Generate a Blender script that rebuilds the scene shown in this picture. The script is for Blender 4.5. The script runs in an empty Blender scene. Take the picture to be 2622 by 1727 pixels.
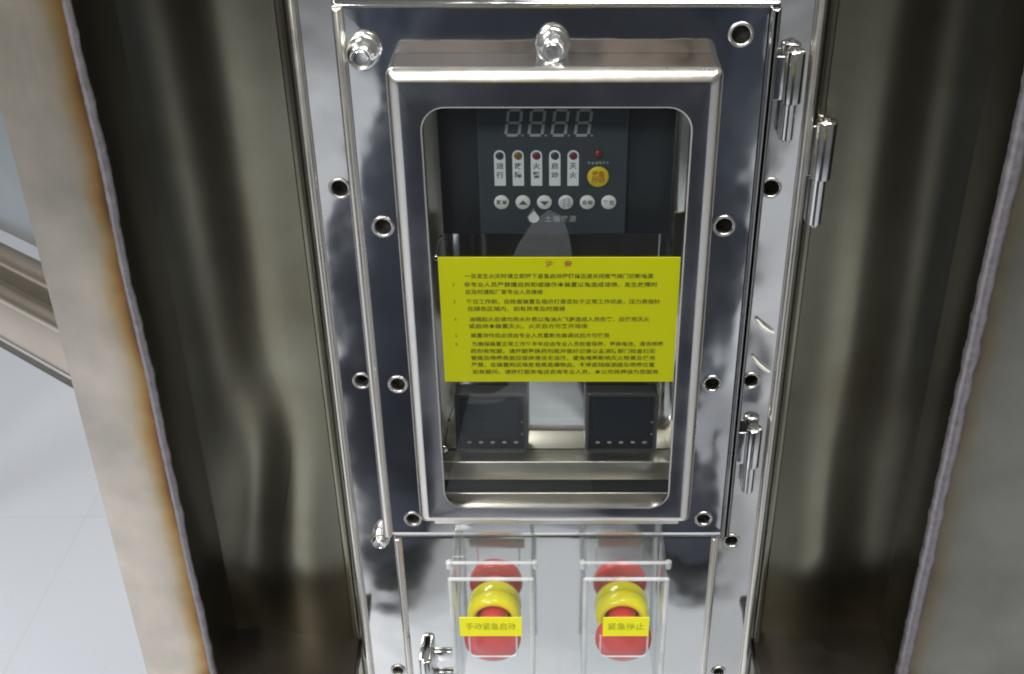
import bpy, bmesh, math, random
from mathutils import Vector, noise
random.seed(7)
R = math.radians
S = bpy.context.scene
C = S.collection
H = 1300.0            # camera height above the floor in mm; z below is relative to the camera

# ------------------------------------------------------------------ camera, light, exposure
cam_d = bpy.data.cameras.new('camera'); cam = bpy.data.objects.new('camera', cam_d); C.objects.link(cam)
cam.location = (0, -0.74, H/1000); cam.rotation_euler = (R(90-31.44), 0, 0)
cam_d.sensor_width = 36; cam_d.lens = 3000/2622*36; cam_d.shift_x = -114/2622
cam_d.clip_start = 0.01; cam_d.clip_end = 100
S.camera = cam
w = bpy.data.worlds.new('World'); S.world = w; w.use_nodes = True
w.node_tree.nodes['Background'].inputs[0].default_value = (0.98, 1.0, 0.96, 1)
w.node_tree.nodes['Background'].inputs[1].default_value = 0.125
def area(name, loc, size, power, col, target):
    l = bpy.data.lights.new(name, 'AREA'); l.shape = 'RECTANGLE'; l.size, l.size_y = size
    l.energy = power; l.color = col
    o = bpy.data.objects.new(name, l); C.objects.link(o); o.location = loc
    o.rotation_euler = (Vector(target)-Vector(loc)).to_track_quat('-Z', 'Y').to_euler()
    return o
area('ceiling_lamp', (0.5, -0.5, 3.0), (0.35, 1.3), 48, (1, .97, .92), (0.3, -0.6, 0))
area('ceiling_lamp', (-1.3, -2.2, 2.9), (1.3, 0.4), 75, (1, .98, .94), (-0.4, -0.4, 0.8))
area('ceiling_lamp', (-1.7, -0.3, 3.0), (0.4, 1.3), 34, (.95, .98, 1), (-1.2, 0.0, 0))
S.view_settings.view_transform = 'Standard'; S.view_settings.look = 'None'
S.view_settings.exposure = 0.22; S.view_settings.gamma = 1.0
S.cycles.max_bounces = 12; S.cycles.transparent_max_bounces = 24; S.cycles.glossy_bounces = 8
S.cycles.caustics_reflective = True; S.cycles.sample_clamp_indirect = 6.0; S.cycles.use_denoising = True; S.cycles.filter_width = 2.0

# ------------------------------------------------------------------ materials
def nodes(name):
    m = bpy.data.materials.new(name); m.use_nodes = True
    nt = m.node_tree; return m, nt, nt.nodes['Principled BSDF']
def N(nt, t, **kw):
    n = nt.nodes.new(t)
    for k, v in kw.items():
        if k in n.inputs: n.inputs[k].default_value = v
        else: setattr(n, k, v)
    return n
def plain(name, col, rough=.5, metal=0., spec=.5, coat=0., vary=.0, scale=60):
    m, nt, b = nodes(name)
    b.inputs['Base Color'].default_value = (*col, 1); b.inputs['Roughness'].default_value = rough
    b.inputs['Metallic'].default_value = metal; b.inputs['Specular IOR Level'].default_value = spec
    b.inputs['Coat Weight'].default_value = coat
    if vary:
        tc = N(nt, 'ShaderNodeTexCoord'); no = N(nt, 'ShaderNodeTexNoise', Scale=scale, Detail=4.)
        nt.links.new(tc.outputs['Object'], no.inputs['Vector'])
        mx = N(nt, 'ShaderNodeMix', data_type='RGBA'); mx.inputs[0].default_value = 0
        mx.inputs[6].default_value = (*[c*(1-vary) for c in col], 1); mx.inputs[7].default_value = (*[min(1, c*(1+vary)) for c in col], 1)
        nt.links.new(no.outputs['Fac'], mx.inputs[0]); nt.links.new(mx.outputs[2], b.inputs['Base Color'])
        rr = N(nt, 'ShaderNodeMapRange'); rr.inputs[3].default_value = max(0, rough-.12); rr.inputs[4].default_value = min(1, rough+.12)
        nt.links.new(no.outputs['Fac'], rr.inputs[0]); nt.links.new(rr.outputs[0], b.inputs['Roughness'])
    return m
def polished(name, col=(.62, .62, .61), rough=(.03, .12), wave=.0016, wscale=9., smudge=14.):
    """polished sheet: slow waves in the sheet bend the reflections, smudges change the gloss"""
    m, nt, b = nodes(name)
    b.inputs['Metallic'].default_value = 1; b.inputs['Base Color'].default_value = (*col, 1)
    tc = N(nt, 'ShaderNodeNewGeometry')
    n1 = N(nt, 'ShaderNodeTexNoise', Scale=wscale, Detail=1.5, Roughness=.4)
    n2 = N(nt, 'ShaderNodeTexNoise', Scale=smudge, Detail=5., Roughness=.6)
    for n in (n1, n2): nt.links.new(tc.outputs['Position'], n.inputs['Vector'])
    bp = N(nt, 'ShaderNodeBump', Strength=1.0, Distance=wave)
    n3 = N(nt, 'ShaderNodeTexNoise', Scale=wscale*3.1, Detail=1.); nt.links.new(tc.outputs['Position'], n3.inputs['Vector'])
    ad = N(nt, 'ShaderNodeMath', operation='MULTIPLY_ADD'); nt.links.new(n3.outputs['Fac'], ad.inputs[0]); ad.inputs[1].default_value = .13; nt.links.new(n1.outputs['Fac'], ad.inputs[2])
    nt.links.new(ad.outputs[0], bp.inputs['Height']); nt.links.new(bp.outputs[0], b.inputs['Normal'])
    mr = N(nt, 'ShaderNodeMapRange'); mr.inputs[1].default_value = .35; mr.inputs[2].default_value = .72
    mr.inputs[3].default_value = rough[0]; mr.inputs[4].default_value = rough[1]
    nt.links.new(n2.outputs['Fac'], mr.inputs[0]); nt.links.new(mr.outputs[0], b.inputs['Roughness'])
    return m
def brushed(name, col, rough=.3, aniso=.5, stain=(.42, .33, .2), stain_amt=.35, tint_x=None, tint_dir=1, wave=.004, tint_amt=1.):
    """vertically brushed stainless with stains; tint_x: heat tint colours beside a weld at that x"""
    m, nt, b = nodes(name)
    L = nt.links.new
    b.inputs['Metallic'].default_value = 1; b.inputs['Anisotropic'].default_value = aniso
    g = N(nt, 'ShaderNodeNewGeometry')
    mp = N(nt, 'ShaderNodeMapping'); mp.inputs['Scale'].default_value = (1, 1, .03); L(g.outputs['Position'], mp.inputs['Vector'])
    br = N(nt, 'ShaderNodeTexNoise', Scale=420., Detail=4.); L(mp.outputs[0], br.inputs['Vector'])
    st = N(nt, 'ShaderNodeTexNoise', Scale=11., Detail=5., Roughness=.55); L(g.outputs['Position'], st.inputs['Vector'])
    mr = N(nt, 'ShaderNodeMapRange'); mr.inputs[1].default_value = .42; mr.inputs[2].default_value = .75; mr.inputs[4].default_value = stain_amt
    L(st.outputs['Fac'], mr.inputs[0])
    mx = N(nt, 'ShaderNodeMix', data_type='RGBA'); mx.inputs[6].default_value = (*col, 1); mx.inputs[7].default_value = (*stain, 1)
    L(mr.outputs[0], mx.inputs[0]); out = mx.outputs[2]
    if tint_x is not None:
        sx = N(nt, 'ShaderNodeSeparateXYZ'); L(g.outputs['Position'], sx.inputs[0])
        d = N(nt, 'ShaderNodeMath', operation='SUBTRACT'); L(sx.outputs[0], d.inputs[0]); d.inputs[1].default_value = tint_x
        d2 = N(nt, 'ShaderNodeMath', operation='MULTIPLY'); L(d.outputs[0], d2.inputs[0]); d2.inputs[1].default_value = tint_dir
        n3 = N(nt, 'ShaderNodeTexNoise', Scale=16., Detail=3.); L(g.outputs['Position'], n3.inputs['Vector'])
        ma = N(nt, 'ShaderNodeMath', operation='MULTIPLY_ADD'); L(n3.outputs['Fac'], ma.inputs[0]); ma.inputs[1].default_value = .022; L(d2.outputs[0], ma.inputs[2])
        rp = N(nt, 'ShaderNodeValToRGB'); cr = rp.color_ramp
        mr2 = N(nt, 'ShaderNodeMapRange'); mr2.inputs[1].default_value = .009; mr2.inputs[2].default_value = .036; L(ma.outputs[0], mr2.inputs[0]); L(mr2.outputs[0], rp.inputs[0])
        cr.elements[0].color = (.13, .05, .04, 1); cr.elements[0].position = 0
        cr.elements[1].color = (1, 1, 1, 1); cr.elements[1].position = 1
        for p_, c_ in ((.14, (.35, .15, .03, 1)), (.27, (.72, .38, .07, 1)), (.45, (.85, .66, .33, 1)), (.7, (.97, .93, .82, 1))):
            e = cr.elements.new(p_); e.color = c_
        mu = N(nt, 'ShaderNodeMix', data_type='RGBA', blend_type='MULTIPLY'); mu.inputs[0].default_value = tint_amt
        L(out, mu.inputs[6]); L(rp.outputs[0], mu.inputs[7]); out = mu.outputs[2]
    L(out, b.inputs['Base Color'])
    rr = N(nt, 'ShaderNodeMapRange'); rr.inputs[3].default_value = rough-.02; rr.inputs[4].default_value = rough+.03
    L(br.outputs['Fac'], rr.inputs[0]); L(rr.outputs[0], b.inputs['Roughness'])
    wv = N(nt, 'ShaderNodeTexNoise', Scale=4., Detail=1.); L(g.outputs['Position'], wv.inputs['Vector'])
    b1 = N(nt, 'ShaderNodeBump', Strength=1., Distance=wave); L(wv.outputs['Fac'], b1.inputs['Height'])
    L(b1.outputs[0], b.inputs['Normal'])
    return m
def clear(name, ior=1.5, tint=(.97, .98, .98), haze=.0, rough=.02):
    """thin clear sheet: Fresnel reflection over straight transmission"""
    m = bpy.data.materials.new(name); m.use_nodes = True; nt = m.node_tree; nt.nodes.clear(); L = nt.links.new
    o = N(nt, 'ShaderNodeOutputMaterial'); t = N(nt, 'ShaderNodeBsdfTransparent'); t.inputs[0].default_value = (*tint, 1)
    g = N(nt, 'ShaderNodeBsdfGlossy'); g.inputs['Roughness'].default_value = rough
    fr = N(nt, 'ShaderNodeFresnel', IOR=ior); mx = N(nt, 'ShaderNodeMixShader')
    gb = N(nt, 'ShaderNodeNewGeometry'); om = N(nt, 'ShaderNodeMath', operation='SUBTRACT'); om.inputs[0].default_value = 1; L(gb.outputs['Backfacing'], om.inputs[1])
    fm = N(nt, 'ShaderNodeMath', operation='MULTIPLY'); L(fr.outputs[0], fm.inputs[0]); L(om.outputs[0], fm.inputs[1]); L(fm.outputs[0], mx.inputs[0])
    if haze:
        d = N(nt, 'ShaderNodeBsdfDiffuse'); d.inputs[0].default_value = (.85, .87, .87, 1)
        ge = N(nt, 'ShaderNodeNewGeometry'); n2 = N(nt, 'ShaderNodeTexNoise', Scale=30., Detail=5.); L(ge.outputs['Position'], n2.inputs['Vector'])
        mm = N(nt, 'ShaderNodeMath', operation='MULTIPLY'); L(n2.outputs['Fac'], mm.inputs[0]); mm.inputs[1].default_value = haze*2
        m2 = N(nt, 'ShaderNodeMixShader'); L(mm.outputs[0], m2.inputs[0]); L(t.outputs[0], m2.inputs[1]); L(d.outputs[0], m2.inputs[2]); L(m2.outputs[0], mx.inputs[1])
    else: L(t.outputs[0], mx.inputs[1])
    L(g.outputs[0], mx.inputs[2]); L(mx.outputs[0], o.inputs[0])
    return m
M = {
 'door': polished('polished_door_steel', (.74, .75, .76), (.035, .13), .0022, 11.),
 'frame': polished('polished_frame_steel', (.68, .68, .67), (.04, .15), .0025, 11.),
 'lower': polished('polished_panel_steel', (.84, .85, .83), (.03, .12), .0016, 9.),
 'inner': polished('inner_plate_steel', (.88, .87, .84), (.03, .1), .0007, 8.),
 'bar': polished('inner_bar_steel', (.66, .62, .55), (.3, .45), .0008, 12.),
 'satin': polished('satin_edge_steel', (.74, .71, .65), (.26, .4), .0004, 20., 30.),
 'bezel': polished('bezel_steel', (.62, .62, .63), (.12, .24), .0009, 11.),
 'knob': polished('bright_knob_steel', (.9, .9, .88), (.16, .3), .0002, 60., 90.),
 'insert': polished('dull_insert_steel', (.6, .59, .56), (.22, .4), .0003, 80., 90.),
 'bright': polished('bright_hardware_steel', (.78, .78, .77), (.08, .2), .0002, 60., 90.),
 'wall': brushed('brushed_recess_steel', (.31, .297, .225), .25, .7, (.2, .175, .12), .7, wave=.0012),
 'flange_l': brushed('brushed_flange_left_lit', (.70, .62, .53), .38, .3, (.40, .37, .33), .9, -.288, -1, wave=.002, tint_amt=.85),  # brighter light on this flange is put into its base colour
 'flange_r': brushed('brushed_flange_right_shaded', (.32, .31, .27), .38, .3, (.22, .21, .18), .9, .291, 1, wave=.002, tint_amt=.45),  # dimmer light on this side is put into the base colour
 'return': brushed('return_steel_dark_reflection', (.10, .095, .08), .3, .5, (.09, .08, .06), .6, wave=.001),  # reflected dark put into the base colour of the inner returns
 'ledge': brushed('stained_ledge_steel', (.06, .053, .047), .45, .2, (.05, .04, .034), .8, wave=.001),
 'bead': plain('weld_bead_metal', (.30, .28, .30), .45, .85, vary=.4, scale=160),
 'dark': plain('dark_hollow', (.012, .012, .012), .8),
 'black_plastic': plain('black_panel_film', (.014, .017, .02), .3, spec=.4),
 'face_film': plain('slate_face_film', (.036, .045, .052), .3, spec=.5),
 'black_case': plain('black_meter_case', (.012, .013, .015), .3),
 'screen': plain('dark_lcd_screen', (.02, .024, .03), .12, spec=.6),
 'meter_edge': plain('grey_meter_edge', (.05, .05, .053), .22, spec=.7),  # rim a little lighter than the case
 'digit': plain('unlit_grey_segments', (.29, .30, .30), .5),
 'white_print': plain('white_print', (.62, .65, .67), .5),
 'grey_print': plain('grey_print', (.3, .32, .34), .5),
 'dark_print': plain('dark_print', (.07, .075, .085), .6),
 'lamp_green': plain('lamp_dark_green', (.02, .045, .05), .3), 'lamp_amber': plain('lamp_amber', (.16, .08, .01), .3),
 'lamp_red': plain('lamp_red', (.13, .02, .015), .3), 'lamp_blue': plain('lamp_slate', (.03, .045, .06), .3),
 'button_yellow': plain('yellow_key', (.55, .44, .012), .4), 'button_text': plain('orange_print', (.36, .1, .012), .5),
 'key_white': plain('white_key', (.62, .64, .63), .4),
 'placard': plain('yellow_green_placard', (.37, .39, .001), .45, spec=.25, vary=.06, scale=14),
 'placard_text': plain('olive_print', (.05, .052, .003), .6),
 'placard_mark': plain('brown_print', (.28, .12, .012), .6),
 'dark_backing': plain('dark_placard_backing', (.05, .05, .045), .6),
 'backing': plain('grey_label_backing', (.42, .42, .41), .6),
 'label': plain('yellow_label', (.86, .82, .008), .4, vary=.03), 'label_text': plain('olive_label_print', (.42, .42, .008), .6),
 'yellow': plain('yellow_collar_plastic', (.95, .87, .006), .2, coat=.5, vary=.04),
 'red': plain('red_button_plastic', (.72, .06, .05), .22, coat=.4, vary=.06),
 'acrylic': clear('clear_acrylic_cover', 1.5, (.99, .995, .995), .022, .04),
 'acrylic_edge': clear('clear_acrylic_edge', 1.7, (.85, .88, .88), .4, .1),
 'acrylic_side': clear('clear_acrylic_side', 1.6, (.9, .92, .92), .07, .06),
 'glass': clear('window_glass', 1.9, (.95, .965, .965), .002, .015),
 'film': plain('peeling_white_film', (.75, .75, .72), .3, vary=.05),
 'cloth': plain('navy_work_cloth', (.036, .042, .06), .85, vary=.4, scale=25), 'skin': plain('skin', (.5, .3, .22), .5), 'hair': plain('hair', (.02, .017, .015), .6),
 'shirt': plain('taupe_shirt_for_reflection', (.27, .22, .17), .85, vary=.3, scale=18),  # taupe added for a beige reflection on the bezel's top face
 'reflection_band': plain('added_yellow_green_band', (.5, .6, .02), .7),  # band added to give yellow-green lines on the reflecting edges
 'backdrop': plain('navy_backdrop_cloth', (.085, .102, .14), .8, vary=.8, scale=5),
 'shoe': plain('black_shoe_leather', (.015, .015, .016), .4), 'phone': plain('black_phone', (.02, .02, .02), .2),
 'counter_dark': plain('grey_blue_splash_panel', (.3, .33, .35), .3, .6, vary=.3, scale=12),
 'counter': brushed('brushed_counter_steel', (.66, .57, .48), .3, .2, (.5, .42, .33), .5, wave=.002),
}
def floor_mat():
    m, nt, b = nodes('white_floor_tile'); L = nt.links.new
    g = N(nt, 'ShaderNodeNewGeometry'); no = N(nt, 'ShaderNodeTexNoise', Scale=2.2, Detail=4.); L(g.outputs['Position'], no.inputs['Vector'])
    bk = N(nt, 'ShaderNodeTexBrick'); bk.offset = 0
    for k, v in (('Scale', 1.), ('Mortar Size', .0012), ('Brick Width', .8), ('Row Height', .8)): bk.inputs[k].default_value = v
    bk.inputs['Color1'].default_value = (.57, .60, .66, 1); bk.inputs['Color2'].default_value = (.58, .605, .665, 1); bk.inputs['Mortar'].default_value = (.53, .55, .58, 1)
    L(g.outputs['Position'], bk.inputs['Vector']); L(bk.outputs['Color'], b.inputs['Base Color'])
    mr = N(nt, 'ShaderNodeMapRange'); mr.inputs[3].default_value = .15; mr.inputs[4].default_value = .4; L(no.outputs['Fac'], mr.inputs[0]); L(mr.outputs[0], b.inputs['Roughness'])
    return m
M['floor'] = floor_mat()

# ------------------------------------------------------------------ builders (mm, x right, y away from the camera, z relative to camera height)
def W(p): return Vector((p[0]/1000, p[1]/1000, (p[2]+H)/1000))
class MB:
    def __init__(s): s.v = []; s.f = []
    def add(s, vs, fs):
        b = len(s.v); s.v += [tuple(p) for p in vs]; s.f += [tuple(i+b for i in f) for f in fs]; return s
    def box(s, x0, x1, y0, y1, z0, z1):
        vs = [(x, y, z) for x in (x0, x1) for y in (y0, y1) for z in (z0, z1)]
        return s.add(vs, [(0, 1, 3, 2), (4, 6, 7, 5), (0, 4, 5, 1), (2, 3, 7, 6), (0, 2, 6, 4), (1, 5, 7, 3)])
    def loops(s, ls, cap0=False, cap1=False, closed=False):
        n = len(ls[0]); vs = [p for l in ls for p in l]; fs = []
        k = len(ls)
        for i in range(k if closed else k-1):
            for j in range(n):
                fs.append((i*n+j, i*n+(j+1) % n, ((i+1) % k)*n+(j+1) % n, ((i+1) % k)*n+j))
        if cap0: fs.append(tuple(range(n))[::-1])
        if cap1: fs.append(tuple((k-1)*n+j for j in range(n)))
        return s.add(vs, fs)
    def lathe_y(s, cx, cz, prof, n=32, cap0=False, cap1=True):
        """profile of (radius, y) turned about an axis along y"""
        return s.loops([[(cx+r*math.cos(2*math.pi*j/n), y, cz+r*math.sin(2*math.pi*j/n)) for j in range(n)] for r, y in prof], cap0, cap1)
    def lathe_z(s, cx, cy, prof, n=24, cap0=True, cap1=True):
        return s.loops([[(cx+r*math.cos(2*math.pi*j/n), cy+r*math.sin(2*math.pi*j/n), z) for j in range(n)] for r, z in prof], cap0, cap1)
    def tube(s, pts, rad, n=10):
        ls = []
        P = [Vector(p) for p in pts]
        for i, p in enumerate(P):
            t = (P[min(i+1, len(P)-1)]-P[max(i-1, 0)]).normalized()
            a = t.orthogonal().normalized() if i == 0 else (a-t*a.dot(t)).normalized()
            b = t.cross(a); r = rad[i] if isinstance(rad, (list, tuple)) else rad
            ls.append([p+(a*math.cos(2*math.pi*j/n)+b*math.sin(2*math.pi*j/n))*r for j in range(n)])
        return s.loops(ls, True, True)
BASE = {}
def finish(name, v, f, mat, parent=None, ang=35, weighted=False, bevel=0, smooth=True):
    off = BASE[parent.name] if parent else Vector((0, 0, 0))
    me = bpy.data.meshes.new(name)
    me.from_pydata([tuple(W(p)-off) for p in v], [], f); me.validate()
    bm = bmesh.new(); bm.from_mesh(me); bmesh.ops.remove_doubles(bm, verts=bm.verts, dist=1e-6)
    bmesh.ops.recalc_face_normals(bm, faces=bm.faces)
    if bevel:
        es = [e for e in bm.edges if len(e.link_faces) == 2 and e.calc_face_angle(0) > R(40)]
        bmesh.ops.bevel(bm, geom=es, offset=bevel/1000, segments=3, profile=.5, affect='EDGES', clamp_overlap=True)
    bm.to_mesh(me); bm.free()
    if smooth:
        me.polygons.foreach_set('use_smooth', [True]*len(me.polygons)); me.set_sharp_from_angle(angle=R(ang))
    me.materials.append(M[mat])
    o = bpy.data.objects.new(name, me); C.objects.link(o)
    if parent: o.parent = parent; BASE[o.name] = off
    else: BASE[o.name] = Vector((0, 0, 0))
    if weighted:
        md = o.modifiers.new('weighted', 'WEIGHTED_NORMAL'); md.keep_sharp = True; md.weight = 100
    return o
def B(mb, name, mat, parent=None, **kw): return finish(name, mb.v, mb.f, mat, parent, **kw)
def tag(o, label=None, cat=None, group=None, kind=None):
    for k, v in (('label', label), ('category', cat), ('group', group), ('kind', kind)):
        if v: o[k] = v
    return o
def thing(name, label, cat, at, group=None):
    o = bpy.data.objects.new(name, None); C.objects.link(o); o.location = W(at); o.empty_display_size = .02
    BASE[o.name] = W(at); return tag(o, label, cat, group)
def rr(x0, x1, z0, z1, r, y, n=8):
    """rounded rectangle loop in the xz plane"""
    pts = []
    for cx, cz, a0 in ((x1-r, z1-r, 0), (x0+r, z1-r, 90), (x0+r, z0+r, 180), (x1-r, z0+r, 270)):
        for i in range(n+1):
            a = R(a0+90*i/n); pts.append((cx+r*math.cos(a), y, cz+r*math.sin(a)))
    return pts
def edge_loops(x0, x1, z0, z1, rc, yb, yf, rad, n=6):
    """side wall and rounded front edge of a folded sheet: from the back edge to the flat front"""
    ls = [rr(x0, x1, z0, z1, rc, yb)]
    for i in range(n+1):
        a = R(90*i/n); ins = rad*(1-math.cos(a)); y = yf+rad*(1-math.sin(a))
        ls.append(rr(x0+ins, x1-ins, z0+ins, z1-ins, max(rc-ins, .6), y))
    return ls
def circle(cx, cz, r, y, n=20): return [(cx+r*math.cos(2*math.pi*j/n), y, cz+r*math.sin(2*math.pi*j/n)) for j in range(n)]
def fill(outer, holes):
    """flat sheet with holes, triangulated"""
    bm = bmesh.new(); es = []
    for lp in [outer]+holes:
        vs = [bm.verts.new(p) for p in lp]
        es += [bm.edges.new((vs[i], vs[(i+1) % len(vs)])) for i in range(len(vs))]
    bmesh.ops.triangle_fill(bm, use_beauty=True, use_dissolve=False, edges=es, normal=(0, -1, 0))
    bm.verts.index_update(); v = [tuple(x.co) for x in bm.verts]; f = [tuple(x.index for x in q.verts) for q in bm.faces]
    bm.free(); return v, f
def sheet(x0, x1, z0, z1, rc, yb, yf, rad, holes, depth=6, opening=None):
    """folded sheet-metal pan with round holes (cx, cz, r) and an optional rounded-rectangle opening"""
    mb = MB(); ls = edge_loops(x0, x1, z0, z1, rc, yb, yf, rad); mb.loops(ls)
    hl = [circle(cx, cz, r, yf) for cx, cz, r in holes]
    inner = list(hl)
    if opening: inner.append(rr(*opening, yf))
    mb.add(*fill(ls[-1], inner))
    for (cx, cz, r), l in zip(holes, hl): mb.loops([l, circle(cx, cz, r, yf+depth)], False, False)
    if opening: mb.loops([inner[-1], rr(*opening, yf+depth)])
    return mb
def text(body, size, cx, cz, y, name, mat, parent, sx=1.0, bold=0.0, fit=None):
    cu = bpy.data.curves.new('t', 'FONT'); cu.body = body; cu.size = size/1000; cu.align_x = 'CENTER'; cu.align_y = 'CENTER'
    cu.offset = bold/1000; cu.resolution_u = 2
    ob = bpy.data.objects.new('t', cu); C.objects.link(ob)
    dg = bpy.context.evaluated_depsgraph_get(); me = bpy.data.meshes.new_from_object(ob.evaluated_get(dg))
    if fit:
        xs_ = [q.co.x*1000 for q in me.vertices]; sx = fit/(max(xs_)-min(xs_))
    v = [(q.co.x*1000*sx+cx, y, q.co.y*1000+cz) for q in me.vertices]; f = [tuple(q.vertices) for q in me.polygons]
    bpy.data.objects.remove(ob); bpy.data.curves.remove(cu)
    return finish(name, v, f, mat, parent, smooth=False)
def strokes(mb, cx, cz, w_, h_, y, rnd, t=.13):
    """one small illegible character made of a few strokes"""
    for _ in range(rnd.choice((4, 4, 5))):
        z = cz+h_*rnd.uniform(-.45, .45); a, b = sorted((rnd.uniform(-.5, .1), rnd.uniform(0, .5)))
        mb.add([(cx+a*w_, y, z-t*h_/2), (cx+b*w_, y, z-t*h_/2), (cx+b*w_, y, z+t*h_/2), (cx+a*w_, y, z+t*h_/2)], [(0, 1, 2, 3)])
    for _ in range(rnd.choice((2, 3, 3))):
        x = cx+w_*rnd.uniform(-.4, .4); a, b = sorted((rnd.uniform(-.5, 0), rnd.uniform(0, .5)))
        y2 = y-.02
        mb.add([(x-t*w_/2, y2, cz+a*h_), (x+t*w_/2, y2, cz+a*h_), (x+t*w_/2, y2, cz+b*h_), (x-t*w_/2, y2, cz+b*h_)], [(0, 1, 2, 3)])

# ------------------------------------------------------------------ setting: floor
fl = MB(); fl.add([(-9000, -9000, -H), (9000, -9000, -H), (9000, 6000, -H), (-9000, 6000, -H)], [(0, 1, 2, 3)])
tag(B(fl, 'floor', 'floor'), kind='structure')

# ------------------------------------------------------------------ steel housing: recess, ledges, flanges, weld beads
BOT = -776.
hs = thing('steel_housing', 'brushed stainless housing with heat-tinted welded flanges on both sides of the control box', 'housing', (0, 20, -1300))
def wall_y(x, z):
    u = abs(x)
    y = 20+8*math.exp(-((u-262)/34)**2)-3*math.exp(-((u-218)/26)**2)
    y += 3.5*math.sin(z/170+x*.011)*math.exp(-((u-235)/45)**2)
    dent = math.exp(-((z+585+(u-235)*1.6)/75)**2)*math.exp(-((u-238)/30)**2)
    return y + (7*dent if x < 0 else 2.5*dent)
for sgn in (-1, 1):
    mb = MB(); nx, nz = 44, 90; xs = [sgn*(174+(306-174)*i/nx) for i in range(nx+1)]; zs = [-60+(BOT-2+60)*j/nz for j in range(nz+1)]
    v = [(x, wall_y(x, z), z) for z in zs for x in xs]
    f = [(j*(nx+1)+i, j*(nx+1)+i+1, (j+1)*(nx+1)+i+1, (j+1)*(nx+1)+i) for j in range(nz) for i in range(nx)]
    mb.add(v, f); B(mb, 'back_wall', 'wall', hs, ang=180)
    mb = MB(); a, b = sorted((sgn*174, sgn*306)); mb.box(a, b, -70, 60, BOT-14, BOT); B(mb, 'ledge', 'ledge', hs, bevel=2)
    # lip of the opening beside the box
    mb = MB(); a, b = sorted((sgn*174.5, sgn*181)); mb.box(a, b, 9, 34, -900, -60); B(mb, 'opening_lip', 'wall', hs, bevel=2)
# left flange: front face, inner return
EL, ER = -288., 291.
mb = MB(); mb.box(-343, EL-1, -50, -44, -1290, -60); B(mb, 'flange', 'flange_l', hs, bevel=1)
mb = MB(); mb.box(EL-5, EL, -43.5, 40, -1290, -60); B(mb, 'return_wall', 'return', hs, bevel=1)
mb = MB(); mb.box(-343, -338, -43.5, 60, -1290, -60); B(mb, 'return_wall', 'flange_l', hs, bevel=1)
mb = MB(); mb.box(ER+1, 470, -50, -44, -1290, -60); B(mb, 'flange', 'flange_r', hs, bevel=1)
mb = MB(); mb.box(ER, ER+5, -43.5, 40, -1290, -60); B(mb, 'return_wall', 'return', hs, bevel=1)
for x0, rad, seed in ((EL+1.2, 3.0, 3.), (ER-2.5, 5.1, 9.)):
    pts, rs = [], []
    for i in range(340):
        z = -60-1230*i/339
        nz_ = noise.noise((z*.012, seed, 0)); n2 = noise.noise((z*.07, seed, 4)); n3 = noise.noise((z*.3, seed, 8))
        pts.append((x0+1.7*nz_+.5*n2, -50.5+.6*n2, z)); rs.append(rad*(1+.2*n2+.12*n3+.16*nz_+.05*(i % 2)))
    mb = MB(); mb.tube(pts, rs, 10); B(mb, 'weld_bead', 'bead', hs, ang=180)

# ------------------------------------------------------------------ control box
cb = thing('control_box', 'polished stainless control box with a windowed door above and a lower button panel', 'control box', (0, 0, -900))
fh = [(-149, -332.6, 6), (-147.5, -491, 5.5), (147, -332.3, 6), (147.2, -491, 5.5), (144.8, -650, 5.5), (-141.9, -802, 5), (145.2, -804, 5)]
B(sheet(-171, 171, -900, -150, 4, 30, 0, 6, fh, 10, (-112, 112, -600, -222, 6)), 'frame_panel', 'frame', cb, weighted=True)
mb = MB(); mb.box(-165, 165, 11, 14, -890, -620); mb.box(-165, -113, 11, 14, -619, -160); mb.box(113, 165, 11, 14, -619, -160)
B(mb, 'backing_sheet', 'dark', cb)
# raised lip along the frame's outer edge
for x0, x1 in ((-170.2, -163.5), (163.5, 170.2)):
    mb = MB(); mb.loops([rr(x0, x1, -898, -152, 1, 1), rr(x0, x1, -898, -152, 1, -2), rr(x0+1, x1-1, -897, -153, .6, -4), rr(x0+2.5, x1-2.5, -896, -154, .6, -5)], False, True)
    B(mb, 'edge_lip', 'satin', cb, ang=60)

# upper door
DY = -15.
dh = [(115.5, -221, 6.2), (-119, -354.4, 6), (114.8, -353.7, 6), (-117.9, -484.2, 5.6), (115.6, -483.8, 5.6), (-115, -613.6, 5.4), (117.7, -613.6, 5.4)]
door = B(sheet(-140, 140, -633, -200, 2.5, -1.5, DY, 5, dh, 9, (-98, 98, -583, -240, 5)), 'door', 'door', cb, weighted=True)
# raised folded lips along the door's left and right edges
for x0, x1 in ((-139.2, -132.5), (132.5, 139.2)):
    mb = MB(); mb.loops([rr(x0, x1, -631, -203, 1, DY+1), rr(x0, x1, -631, -203, 1, DY-2.5), rr(x0+1, x1-1, -630, -204, .8, DY-4.2), rr(x0+2.4, x1-2.4, -629, -205, .6, DY-5)], False, True)
    B(mb, 'door_lip', 'satin', door, ang=60)
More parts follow.
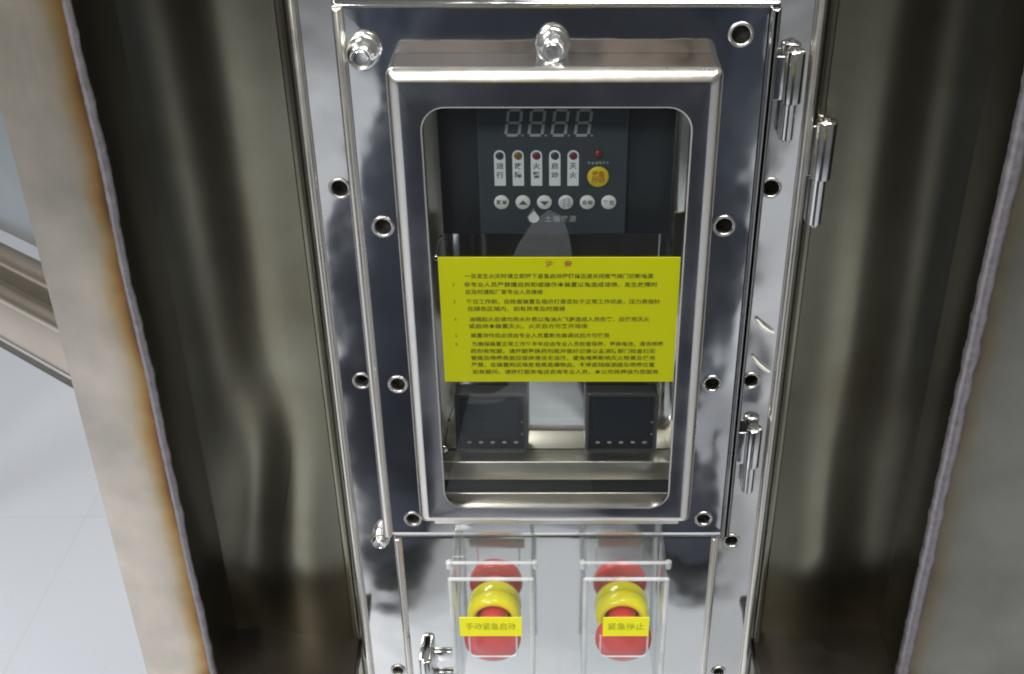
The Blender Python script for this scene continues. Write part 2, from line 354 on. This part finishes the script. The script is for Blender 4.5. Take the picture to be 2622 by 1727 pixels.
# projecting window bezel
FY = -50.
BL, BR = -105., 102.5
ls = [rr(BL, BR, -591, -233, 5, DY-.3)]
for i in range(9):
    a = R(90*i/8); rad = 8.5; ins = rad*(1-math.cos(a)); ls.append(rr(BL+ins, BR-ins, -591+ins, -233-ins, max(5-ins*.45, 2), FY+rad*(1-math.sin(a))))
ls.append(rr(-85, 85, -574.5, -255.5, 16, FY)); ls.append(rr(-84, 84, -573.5, -256.5, 15, FY+.6)); ls.append(rr(-84, 84, -573.5, -256.5, 15, FY+3.5))
mb.loops(ls); bz = B(mb, 'window_bezel', 'bezel', door, weighted=True)
bz.data.materials.append(M['satin'])
for p_ in bz.data.polygons:
    if abs(p_.normal.y) < .985 and abs(p_.normal.y) > .08 and p_.center.y+bz.parent.location.y < (FY+8.7)/1000: p_.material_index = 1
mb = MB(); mb.loops([rr(-86, 86, -575.5, -254.5, 15, FY+4), rr(-86, 86, -575.5, -254.5, 15, FY+7)], True, True); B(mb, 'window_glass', 'glass', door, smooth=False)
for cx, cz, r in dh:
    mb = MB(); mb.lathe_y(cx, cz, [(r+2.0, DY-.2), (r+1.9, DY-.9), (r+1.1, DY-1.4), (r+.2, DY-1.2), (r-.3, DY-.2), (r-.4, DY+8)], 28, False, False)
    mb2 = B(mb, 'threaded_insert', 'insert', door, ang=60)
    mb = MB(); mb.lathe_y(cx, cz, [(r-.2, DY+8.2), (r*.5, DY+8.3)], 20); B(mb, 'hole_bottom', 'dark', door)
for cx, cz, r in fh:
    mb = MB(); mb.lathe_y(cx, cz, [(r+1.8, -.2), (r+1.6, -.9), (r+.9, -1.3), (r+.1, -1), (r-.3, -.2), (r-.4, 8)], 28, False, False)
    B(mb, 'threaded_insert', 'insert', cb, ang=60)
# captive screws: knurled domed knobs with a hexagon socket
def screw(cx, cz, y0, s, parent):
    mb = MB(); n = 36; prof = [(9.2, 0), (10.2, -2.5), (10.3, -8), (9.6, -12.5), (8.2, -16), (6.8, -17.6), (6.0, -17.4), (5.4, -16.6), (4.4, -17.6), (3.0, -17.4)]
    mb.lathe_y(cx, cz, [(r*s, y0+y*s) for r, y in prof], n, False, True)
    k = B(mb, 'captive_screw', 'knob', parent, ang=50)
    mb = MB(); mb.loops([[(cx+s*r*math.cos(R(60*j+15)), y0+s*y, cz+s*r*math.sin(R(60*j+15))) for j in range(6)] for r, y in ((2.6, -17.3), (2.6, -15.6), (1.6, -15.2))], False, True)
    B(mb, 'screw_socket', 'dark', parent)
    mb = MB()
    for q in range(1 if s == 1 else 3): mb.lathe_y(cx, cz, [(s*10.1, y0-s*(3+3*q)), (s*10.7, y0-s*(3.7+3*q)), (s*10.7, y0-s*(4.3+3*q)), (s*10.0, y0-s*(5+3*q))], 36, False, False)
    B(mb, 'knurl_ring', 'knob', parent)
screw(-121.2, -231, DY, 1., door); screw(-2.5, -233.5+7, DY, 1., door)
screw(-144.5, -643, 0, .72, door)

# hinges at the right-hand edge
def hinge(x, y, z0, z1, zm, r1, r2, leaf_x, parent):
    mb = MB(); mb.lathe_z(x, y, [(r1*.55, z1+1.5), (r1*.9, z1+1), (r1, z1), (r1, zm+.6), (r1*.8, zm+.3)], 20); k = B(mb, 'hinge', 'bright', parent, ang=50)
    mb = MB(); mb.lathe_z(x-.6, y+.6, [(r2*.85, zm-.2), (r2, zm-.6), (r2, z0), (r2*.8, z0-.5)], 20); B(mb, 'hinge_knuckle', 'bright', k, ang=50)
    mb = MB(); mb.lathe_z(x, y, [(r1*.4, z1+3), (r1*.4, z0-2.2)], 12); B(mb, 'hinge_pin', 'bright', k)
    a, b = sorted((x-r1*.3, leaf_x)); mb = MB(); mb.box(a, b, y-1.2, y+1.2, zm+2, z1-3); B(mb, 'hinge_leaf', 'bright', k, bevel=.5)
    mb = MB(); mb.box(x-r2*1.25, x+r2*.2, y+r1*.3, y+r1*.3+3, z0+1, zm-1); B(mb, 'hinge_leaf', 'bright', k, bevel=.5)
hinge(152.5, -8.5, -293, -234, -268, 6.6, 4.8, 139.5, cb)
hinge(152.2, -8.5, -590, -530, -565, 6.4, 4.8, 139.5, cb)
hinge(180.5, 2, -360, -285, -326, 7.2, 5.4, 171.2, cb)

# lower panel
LY = -8.
lh = [(-125, -806, 4.5), (126, -808, 4.5)]
low = B(sheet(-133.5, 133.5, -880, -637, 2.5, -1.5, LY, 4, lh, 6), 'lower_panel', 'lower', cb, weighted=True)
for x0, x1 in ((-132.8, -127), (127, 132.8)):
    mb = MB(); mb.loops([rr(x0, x1, -878, -639, 1, LY+1), rr(x0, x1, -878, -639, 1, LY-1.5), rr(x0+1, x1-1, -877, -640, .8, LY-3), rr(x0+2.2, x1-2.2, -876, -641, .6, LY-3.6)], False, True)
    B(mb, 'panel_lip', 'satin', low, ang=60)

# inside of the door: mounting plate, shelf bars, side strips
mp = -8.
mb = MB(); mb.box(-97, 97, mp, mp+2, -549.5, -240); B(mb, 'mounting_plate', 'inner', cb, bevel=.6)
mb = MB(); mb.box(-97, 97, -24, mp+2, -567.5, -550); B(mb, 'cross_bar', 'bar', cb, bevel=1)
mb = MB(); mb.box(-97, 97, -22.5, -12, -580, -568); B(mb, 'slot_shade_strip', 'dark', cb)  # solid dark strip stands in for the shade inside the slot
mb = MB(); mb.box(-97, 97, -24, mp-2.5, -612, -580.5); B(mb, 'cross_bar', 'bar', cb, bevel=1)
mb = MB(); mb.box(-97, 97, mp+8.5, mp+9.5, -640, -232); B(mb, 'inner_back', 'dark', cb)
mb = MB(); mb.box(-94, -88, -40, mp, -580, -242); B(mb, 'side_strip', 'bar', cb, bevel=1)
mb = MB(); mb.box(88, 94, -40, mp, -580, -242); B(mb, 'side_strip', 'inner', cb, bevel=1)
mb = MB(); mb.lathe_y(-84, -527, [(1.2, -12), (1.2, -36), (3.2, -36.5), (3.4, -38), (2.4, -39.5), (.8, -40)], 16); B(mb, 'window_stud', 'bright', cb, ang=60)
mb = MB(); mb.lathe_y(-81.5, -367, [(1., -12), (1., -36), (2.2, -36.5), (2.4, -37.5), (1.4, -38.6), (.5, -39)], 16); B(mb, 'window_stud', 'bright', cb, ang=60)

# ------------------------------------------------------------------ alarm controller behind the glass
cy = -18.
ac = thing('alarm_controller', 'black alarm controller module with unlit digits, indicator strips and round keys', 'controller', (-2.5, cy, -361))
mb = MB(); mb.box(-78, 78, mp-6, mp-.3, -361, -244); B(mb, 'base_plate', 'black_plastic', ac, bevel=1)
mb = MB(); ls = edge_loops(-52, 47, -358.5, -252, 2, mp-6.2, cy, 1.2, 3); mb.loops(ls, False, True); B(mb, 'faceplate', 'face_film', ac, weighted=True)
T = cy-.25
def k_(x, z): return (x, z)        # measured on the plane y = -18
SEG = {'a': (0, 1), 'g': (0, 0), 'd': (0, -1)}
for i in range(4):
    cx = -27.8+15.1*i; mb = MB(); hw, hh, t = 4.3, 8.6, 1.9; sh = .13; cz = -278.2
    def q(x0, z0, x1, z1):
        for dx_, dz_ in (((0, t/2) if z0 == z1 else (t/2, 0)),):
            p = [(x0-dx_, z0-dz_), (x1-dx_, z1-dz_), (x1+dx_, z1+dz_), (x0+dx_, z0+dz_)]
            mb.add([(cx+a+sh*b, T, cz+b) for a, b in p], [(0, 1, 2, 3)])
    g = .75
    for z in (-hh, 0, hh): q(-hw+g, z, hw-g, z)
    for x in (-hw, hw):
        q(x, -hh+g, x, -g); q(x, g, x, hh-g)
    mb.add([(cx+5.6+a, T, cz-8.8+b) for a, b in ((-.6, -.6), (.6, -.6), (.6, .6), (-.6, .6))], [(0, 1, 2, 3)])
    B(mb, 'digit', 'digit', ac, smooth=False)
lamps = ('lamp_green', 'lamp_amber', 'lamp_red', 'lamp_blue', 'lamp_red'); words = ('运行', '故障', '火警', '启动', '灭火')
for i in range(5):
    cx = -37.6+12.15*i; w2 = 3.75; zt, zb = -297.2, -322.6; mb = MB()
    out = [(cx-w2, T, zb), (cx+w2, T, zb)]+[(cx+w2*math.cos(R(a)), T, zt-w2+w2*math.sin(R(a))+0) for a in range(0, 181, 15)]
    mb.add([(x, T, z) for x, _, z in out]+[(x, cy, z) for x, _, z in out], [tuple(range(len(out)))]); k = B(mb, 'indicator_strip', 'white_print', ac, smooth=False)
    mb = MB(); mb.lathe_y(cx, zt-3.9, [(2.75, T-.1), (2.6, T-.7), (1.6, T-1.1)], 18); B(mb, 'lamp', lamps[i], k, ang=60)
    for j, ch in enumerate(words[i]): text(ch, 4.9, cx, -308.6-6.6*j, T-.12, 'character', 'dark_print', k, bold=.1)
mb = MB(); mb.lathe_y(27.6, -299.8, [(2.9, T-.05), (2.5, T-1), (1.2, T-1.6)], 16); B(mb, 'red_lamp', 'lamp_red', ac, ang=60)
rnd = random.Random(3); mb = MB()
for i in range(6): strokes(mb, 21.4+2.5*i, -306.2, 2.1, 2.0, T, rnd, .22)
B(mb, 'small_print', 'grey_print', ac, smooth=False)
mb = MB(); mb.lathe_y(27.8, -316.0, [(7.3, T), (7.2, T-.9), (6.6, T-1.3)], 32); yb_ = B(mb, 'yellow_key', 'button_yellow', ac, ang=50)
for j, (ch, dx, dz) in enumerate((('紧', -2.2, 2), ('急', 2.2, 2), ('启', -2.2, -2.3), ('动', 2.2, -2.3))): text(ch, 4.6, 27.8+dx, -316+dz, T-1.4, 'character', 'button_text', yb_, bold=.13)
keys = ('菜单', 'up', 'down', 'mesh', '自检', '复位')
for i in range(6):
    cx, cz = -37.0+14.45*i, -334.6; mb = MB(); mb.lathe_y(cx, cz, [(5.1, T), (5.0, T-.7), (4.6, T-1)], 28); kk = B(mb, 'round_key', 'key_white', ac, ang=50); y = T-1.15
    if keys[i] == 'up': mb = MB(); mb.add([(cx-3.1, y, cz-1.5), (cx+3.1, y, cz-1.5), (cx, y, cz+1.9)], [(0, 1, 2)]); B(mb, 'arrow', 'dark_print', kk, smooth=False)
    elif keys[i] == 'down': mb = MB(); mb.add([(cx-3.1, y, cz+1.2), (cx+3.1, y, cz+1.2), (cx, y, cz-2.2)], [(0, 2, 1)]); B(mb, 'arrow', 'dark_print', kk, smooth=False)
    elif keys[i] == 'mesh':
        mb = MB()
        for q_ in (-2.6, -.9, .9, 2.6):
            l_ = math.sqrt(max(0, 4.0**2-q_**2))
            for a0 in (.35,):
                d = Vector((math.cos(a0), math.sin(a0))); n_ = Vector((-d.y, d.x)); p0 = n_*q_-d*l_; p1 = n_*q_+d*l_; t_ = n_*.35
                mb.add([(cx+p.x, y, cz+p.y) for p in (p0-t_, p1-t_, p1+t_, p0+t_)], [(0, 1, 2, 3)])
        for q_ in (-1.6, 1.6): mb.add([(cx+q_-.3+a*1, y-.03, cz+b) for a, b in ((0, -3), (.7, -3), (1.3, 3), (.6, 3))], [(0, 1, 2, 3)])
        B(mb, 'hatching', 'grey_print', kk, smooth=False)
    else:
        for j, ch in enumerate(keys[i]): text(ch, 3.5, cx-1.95+3.9*j, cz, y, 'character', 'dark_print', kk, bold=.08)
# drop-shaped logo and brand characters
mb = MB(); cx, cz = -15.5, -346.6
dr = [(cx+3.6*math.sin(R(a))*(1 if a > 0 else 1), cz+3.4*math.cos(R(a))*-1) for a in range(-140, 141, 10)]
mb.add([(x, T, z) for x, z in dr]+[(cx+.5, T, cz+5.6)], [tuple(range(len(dr)+1))])
lg = B(mb, 'logo_drop', 'white_print', ac, smooth=False)
mb = MB()
for a, b in (((-4.6, .8), (.8, 7.6)),): mb.add([(cx+x, T, cz+z) for x, z in ((-4.9, .2), (-4.3, .2), (.6, 7.0), (0.1, 7.4))], [(0, 1, 2, 3)])
B(mb, 'logo_outline', 'grey_print', lg, smooth=False)
for j, ch in enumerate('土瑞睿源'): text(ch, 5.0, -5.6+5.5*j, -347.4, T, 'brand_character', 'grey_print', ac, bold=.05)

# ------------------------------------------------------------------ two square meters
def meter(x0, label):
    x1, z1, z0 = x0+55, -489.5, -544.5; t = thing('square_meter', label, 'meter', (x0+27.5, cy, z0), 'square black meters behind the window')
    mb = MB(); ls = edge_loops(x0, x1, z0, z1, 3.5, mp-.4, cy-2, 1.6, 4); ls += [rr(x0+2.7, x1-2.7, z0+2.7, z1-2.7, 1.5, cy-2), rr(x0+3.3, x1-3.3, z0+3.3, z1-3.3, 1.2, cy-.6)]; mb.loops(ls); B(mb, 'case', 'meter_edge', t, weighted=True)
    mb = MB(); mb.add(rr(x0+3, x1-3, z0+3, z1-3, 1, cy-.55), [tuple(range(36))]); B(mb, 'front', 'black_case', t, smooth=False)
    mb = MB(); mb.loops([rr(x0+6, x1-6, z0+14, z1-5.5, 1.2, cy-.6), rr(x0+6.4, x1-6.4, z0+14.4, z1-5.9, 1, cy-1.1)], False, True); B(mb, 'screen', 'screen', t, smooth=False)
    for i in range(5):
        cx = x0+10+8.9*i; mb = MB(); mb.loops([rr(cx-1.7, cx+1.7, z0+8.4, z0+10.2, .8, cy-.6, 4), rr(cx-1.4, cx+1.4, z0+8.7, z0+9.9, .6, cy-1.5, 4)], False, True); B(mb, 'key', 'digit', t, ang=60)
    mb = MB()
    for dz in (-26, -37): mb.box(x1-5.2, x1-3.9, cy-2.3, cy-1.8, z1+dz-.6, z1+dz+.6)
    B(mb, 'side_mark', 'digit', t)
meter(-76.5, 'square black meter behind the window, on the left of the bright gap')
meter(21.5, 'square black meter behind the window, on the right of the bright gap')

# ------------------------------------------------------------------ yellow instruction placard
py = FY+3.4
pk = thing('instruction_placard', 'yellow-green placard of fine dark print across the middle of the window', 'placard', (1, py, -453.5))
K = 1.0146; px0, px1, pz0, pz1 = -78*K, 81.5*K, -454*K, -356.5*K
mb = MB(); mb.box(px0, px1, py-.6, py+.4, pz0, pz1); B(mb, 'sheet', 'placard', pk)
mb = MB(); mb.box(px0+.3, px1-.3, py+.45, py+.7, pz0+.3, pz1-.3); B(mb, 'backing', 'dark_backing', pk)
rows = ((-61, 64, -370.4, 0), (-61.5, 67, -376.8, 1), (-61, -9, -382.4, 0), (-60.5, 69.5, -389.8, 1), (-60, 6, -395.4, 0), (-59, 63, -403.6, 1), (-59.5, 21, -409.0, 0),
        (-58.5, 36, -416.4, 1), (-58, 73, -423.2, 1), (-59, 68, -429.0, 0), (-59, 68, -434.6, 0), (-59, 68, -440.2, 0), (-58.5, 71, -446.0, 0))
lines = ('一旦发生火灾时请立即按下紧急启动按钮并迅速关闭燃气阀门切断电源', '非专业人员严禁擅自拆卸或操作本装置以免造成误喷，发生故障时', '应及时通知厂家专业人员维修', '每日工作前，应检查装置各指示灯是否处于正常工作状态，压力表指针', '在绿色区域内，如有异常及时报修',
         '油锅起火后请勿用水扑救以免油火飞溅造成人员伤害，应使用灭火', '或启动本装置灭火，火灭后方可离开现场', '装置动作后必须由专业人员重新充装调试后方可使用', '为确保装置正常工作每半年应由专业人员检查保养，更换电池，清洗喷嘴', '药剂有效期，请按期更换药剂瓶并做好记录以备消防部门检查核实',
         '管路及喷嘴表面应保持清洁无油污，避免堵塞影响灭火效果及使用', '严禁，在装置附近堆放易燃易爆物品，不得遮挡探测器及喷嘴位置', '如有疑问，请拨打服务电话咨询专业人员，本公司将竭诚为您服务')
for q_, ((a, b, z, num), ln) in enumerate(zip(rows, lines)):
    text(ln, 4.0, (a+b)/2*K, z*K, py-.75, 'print_line', 'placard_text', pk, bold=.05, fit=(b-a)*K)
    if num: text(str(1+sum(r[3] for r in rows[:q_+1])), 3.4, -68.5*K, z*K, py-.75, 'line_number', 'placard_text', pk)
for cx, ch in ((-4.8, '注'), (7.6, '意')): text(ch, 5.2, cx*K, -361.4*K, py-.75, 'heading_mark', 'placard_mark', pk, bold=.15)

# ------------------------------------------------------------------ emergency stops under clear covers
def estop(cx, label, clabel, sx0, sx1, word, ox=0):
    cz = -720.; t = thing('emergency_stop', label, 'button', (cx, LY, cz-23), 'emergency stop buttons')
    mb = MB(); mb.lathe_y(cx, cz, [(22.5, LY-.2), (23, LY-4), (22.6, LY-9), (21, LY-12.5), (18.6, LY-14), (16.2, LY-13), (14.4, LY-9.5), (13.6, LY-5)], 48, False, False); B(mb, 'collar', 'yellow', t, ang=80)
    mb = MB(); mb.lathe_y(cx, cz, [(12.2, LY-4), (12.2, LY-24), (14, LY-27)], 40, True, False); B(mb, 'stem', 'red', t, ang=50)
    mb = MB(); mb.lathe_y(cx, cz, [(13.5, LY-26.5), (21.5, LY-28), (23.4, LY-30.5), (23.6, LY-34), (22.6, LY-37.5), (19, LY-39.6), (12, LY-41), (5, LY-41.6)], 48, True, True); B(mb, 'mushroom_head', 'red', t, ang=60)
    # cover
    c = thing('clear_cover', clabel, 'cover', (cx+ox, LY, -800), 'clear hinged covers')
    x0, x1 = cx+ox-32.5, cx+ox+32.5; zt, zb = -636.5, -800.; th = 2.2; fy = -60.
    mb = MB(); mb.box(x0, x0+th, fy+th, LY-1, zb, zt-th); mb.box(x1-th, x1, fy+th, LY-1, zb, zt-th); B(mb, 'side_wall', 'acrylic_side', c, bevel=.5)
    mb = MB(); mb.box(x0, x1, fy, fy+th-.05, zb, zt-th-.05); B(mb, 'front_wall', 'acrylic', c, bevel=.7)
    mb = MB(); mb.box(x0, x1, fy, LY-1, zt-th, zt); B(mb, 'top_wall', 'acrylic', c, bevel=.7)
    # thick moulded corners and rims catch the light
    for xx in (x0+.8, x1-.8):
        mb = MB(); mb.tube([(xx, fy+.8, zb), (xx, fy+.8, zt-1)], 2.1, 10); B(mb, 'moulded_corner', 'acrylic_edge', c)
    mb = MB(); mb.tube([(x0, fy+.6, zt-.8), (x1, fy+.6, zt-.8)], 1.6, 10); B(mb, 'moulded_rim', 'acrylic_edge', c)
    mb = MB(); mb.tube([(x0-1, -43, zt+1.2), (x1+1, -43, zt+1.2)], 1.5, 10); B(mb, 'hinge_rod', 'acrylic_edge', c)
    for xx in (x0-1.5, x1+1.5): mb = MB(); mb.lathe_z(xx, -43, [(2.2, zt-4), (2.6, zt-2), (2.6, zt+2.4), (1.6, zt+3.4)], 14); B(mb, 'hinge_lug', 'acrylic_edge', c)
    # embossed U outline on the front
    mb = MB(); r_ = [(cx+ox-19, fy-.3, -697), (cx+ox-19, fy-.3, -716), (cx+ox-18, fy-.3, -719.5), (cx+ox-14.5, fy-.3, -721), (cx+ox+14.5, fy-.3, -721), (cx+ox+18, fy-.3, -719.5), (cx+ox+19, fy-.3, -716), (cx+ox+19, fy-.3, -697)]
    mb.tube(r_, .8, 8); B(mb, 'embossed_outline', 'acrylic_edge', c)
    mb = MB(); mb.box(sx0, sx1, fy-1.3, fy-.9, -697, -676.5); lb = B(mb, 'name_label', 'label', c)
    mb = MB(); mb.box(sx0+.2, sx1-.2, fy-.85, fy-.6, -696.8, -676.7); B(mb, 'label_backing', 'backing', lb)
    text(word, 8.2, (sx0+sx1)/2, -686.8, fy-1.4, 'label_print', 'label_text', lb, bold=.1, fit=(sx1-sx0)*.8)
estop(-53, 'red and yellow emergency stop with the longer yellow name label in front, on the left', 'clear hinged cover with the longer yellow label, over the left emergency stop', -77.5, -27.8, '手动紧急启动', 1.8)
estop(55.5, 'red and yellow emergency stop with the shorter yellow name label in front, on the right', 'clear hinged cover with the shorter yellow label, over the right emergency stop', 37.1, 73.9, '紧急停止', -1)

# small bent latch bracket left of the left cover
lb = thing('latch_bracket', 'small bent shiny steel bracket beside the left clear cover at the bottom', 'bracket', (-106, LY, -800))
mb = MB(); pr_ = [(-119, LY-.5), (-119, LY-14), (-117, LY-17), (-113, LY-18), (-109, LY-17), (-107.5, LY-14), (-107.5, LY-.5)]
inn = [(-115.5, LY-.5), (-115.5, LY-13), (-113, LY-14.5), (-111, LY-13), (-111, LY-.5)]
for z0, z1 in ((-810, -765),):
    o_ = pr_+inn[::-1]; mb.loops([[(x, y, z0) for x, y in o_], [(x, y, z1) for x, y in o_]], True, True)
B(mb, 'hook', 'bright', lb, bevel=.8)
mb = MB(); mb.box(-107.4, -90, LY-3, LY-.6, -812, -793); mb.box(-107.4, -90, LY-3, LY-.6, -780, -768); B(mb, 'leaf', 'bright', lb, bevel=.8)

# ------------------------------------------------------------------ scraps of peeled film on the right-hand frame strip
def film(pts, wd, label):
    mb = MB(); P = [Vector(p) for p in pts]; ls = []
    for i, p in enumerate(P):
        t = (P[min(i+1, len(P)-1)]-P[max(i-1, 0)]).normalized(); n_ = Vector((-t.z, 0, t.x)).normalized()*wd*(.5+.5*math.sin(math.pi*(i+.4)/len(P)))
        ls.append([p+n_, p+n_*.2+Vector((0, -.7, 0)), p-n_, p-n_*.2+Vector((0, .3, 0))])
    mb.loops(ls, True, True); tag(B(mb, 'film_scrap', 'film'), label, 'film scrap', 'film scraps on the frame')
film([(146, -2.5, -436), (150, -4, -441), (155, -4, -445), (160, -2.5, -448)], 1.9, 'thin white film scrap on the right frame strip, higher of two')
film([(146, -2.5, -468), (150, -4, -473), (155, -3.5, -478), (160, -2.5, -482)], 1.5, 'thin white film scrap on the right frame strip, lower of two')

# ------------------------------------------------------------------ steel counter seen past the left flange
P0 = Vector((-430, 60)); dd = Vector((-.8, .6)); nn = Vector((.6, .8))
ct = thing('steel_counter', 'steel counter with rounded rails seen past the left flange above the white floor', 'counter', (-450, 90, -1300))
def cpt(s, z, d=0): return (P0.x+dd.x*s+nn.x*d, P0.y+dd.y*s+nn.y*d, z)
def slab(s0, s1, z0, z1, d0, d1, name, mat, bev=2):
    mb = MB(); vs = [cpt(s, z, d) for s in (s0, s1) for d in (d0, d1) for z in (z0, z1)]
    mb.add(vs, [(0, 1, 3, 2), (4, 6, 7, 5), (0, 4, 5, 1), (2, 3, 7, 6), (0, 2, 6, 4), (1, 5, 7, 3)]); B(mb, name, mat, ct, bevel=bev)
slab(-70, 980, -508, -462, 4, 60, 'apron', 'counter')
mb = MB(); mb.tube([cpt(-70, -512, 2), cpt(980, -512, 2)], 3.2, 12); B(mb, 'lower_rod', 'bright', ct)
mb = MB(); mb.tube([cpt(-110, -446, -4), cpt(980, -446, -4)], 7.5, 16); B(mb, 'rail', 'counter', ct)
mb = MB(); mb.tube([cpt(-110, -424, 10), cpt(980, -424, 10)], 8.5, 16); B(mb, 'rail', 'counter', ct)
slab(-90, 980, -412, -250, 22, 40, 'splash_panel', 'counter_dark', 2)
slab(900, 950, -1299, -509, 10, 50, 'leg', 'counter')

# ------------------------------------------------------------------ the photographer, seen only as a reflection in the polished steel
def person():
    me = bpy.data.meshes.new('person'); z = lambda h: h/1000
    J = {'pel': (0, -925, 800, 135), 'spine': (5, -945, 1060, 135), 'chest': (8, -950, 1260, 145), 'neck': (8, -945, 1450, 58), 'head': (8, -915, 1580, 88), 'top': (8, -905, 1690, 70),
         'hl': (-128, -920, 690, 128), 'kl': (-215, -865, 480, 138), 'al': (-290, -830, 110, 124), 'fl': (-265, -700, 60, 78), 'tl': (-245, -590, 46, 56),
         'hr': (132, -920, 690, 124), 'kr': (145, -865, 480, 130), 'ar': (150, -830, 110, 112), 'fr': (195, -700, 60, 78), 'tr': (215, -600, 46, 56),
         'sl': (-180, -945, 1390, 66), 'el': (-245, -900, 1130, 50), 'wl': (-110, -800, 1262, 30), 'gl': (-82, -775, 1290, 24),
         'sr': (196, -945, 1390, 66), 'er': (262, -900, 1130, 50), 'wr': (118, -800, 1262, 30), 'gr': (86, -775, 1290, 24)}
    E = [('pel', 'spine'), ('spine', 'chest'), ('chest', 'neck'), ('neck', 'head'), ('head', 'top')]
    for s in 'lr': E += [('pel', 'h'+s), ('h'+s, 'k'+s), ('k'+s, 'a'+s), ('a'+s, 'f'+s), ('f'+s, 't'+s), ('chest', 's'+s), ('s'+s, 'e'+s), ('e'+s, 'w'+s), ('w'+s, 'g'+s)]
    ks = list(J)
    me.from_pydata([tuple(c/1000 for c in J[k][:3]) for k in ks], [(ks.index(a), ks.index(b)) for a, b in E], [])
    o = bpy.data.objects.new('person', me); C.objects.link(o)
    sk = o.modifiers.new('skin', 'SKIN'); o.modifiers.new('sub', 'SUBSURF').render_levels = 2; o.modifiers['sub'].levels = 2
    for i, k in enumerate(ks):
        r = J[k][3]/1000; me.skin_vertices[0].data[i].radius = (r, r); me.skin_vertices[0].data[i].use_root = (k == 'pel')
    dg = bpy.context.evaluated_depsgraph_get(); m2 = bpy.data.meshes.new_from_object(o.evaluated_get(dg))
    bpy.data.objects.remove(o); o = bpy.data.objects.new('person', m2); C.objects.link(o)
    m2.materials.clear()
    for k in ('cloth', 'skin', 'hair', 'shoe', 'shirt', 'reflection_band'): m2.materials.append(M[k])
    for p_ in m2.polygons:
        c = p_.center; p_.use_smooth = True
        p_.material_index = 3 if c.z < .09 else (2 if c.z > 1.64 or (c.z > 1.5 and c.y < -.93) else (1 if c.z > 1.46 or (c.y > -.815 and c.z > 1.2) else (4 if c.z > 1.15 else (5 if c.z > 1.07 else 0))))
    tag(o, 'person in navy trousers and an added taupe shirt, standing legs apart, mirrored in the polished steel', 'person'); BASE[o.name] = Vector((0, 0, 0))
    ph = MB(); ph.box(-78, 78, -768, -760, -36, 36); tag(B(ph, 'phone', 'phone', bevel=3), 'black phone held up in both hands towards the control box', 'phone')
person()

# dark navy curtain added behind the photographer to darken reflections in the polished steel
cu_ = thing('navy_backdrop', 'navy curtain added behind the photographer for dark reflections, mirrored in the polished steel', 'backdrop', (15, -1235, -1300))
for xa, xb in ((-340, -95), (80, 365)):
    mb = MB(); n = 70; xs = [xa+(xb-xa)*i/n for i in range(n+1)]
    fr_ = [(x, -1235+40*math.sin(x/48)+20*math.sin(x/21+1)) for x in xs]; bk = [(x, y-4) for x, y in fr_]
    o_ = fr_+bk[::-1]; mb.loops([[(x, y, -1280) for x, y in o_], [(x, y, 350) for x, y in o_]], True, True); B(mb, 'cloth', 'backdrop', cu_, ang=60)
mb = MB(); mb.tube([(-350, -1237, 362), (380, -1237, 362)], 14, 12); B(mb, 'rail', 'bright', cu_)
for x in (-345, 375): mb = MB(); mb.tube([(x, -1237, 350), (x, -1237, -1299)], 16, 12); B(mb, 'post', 'bright', cu_)
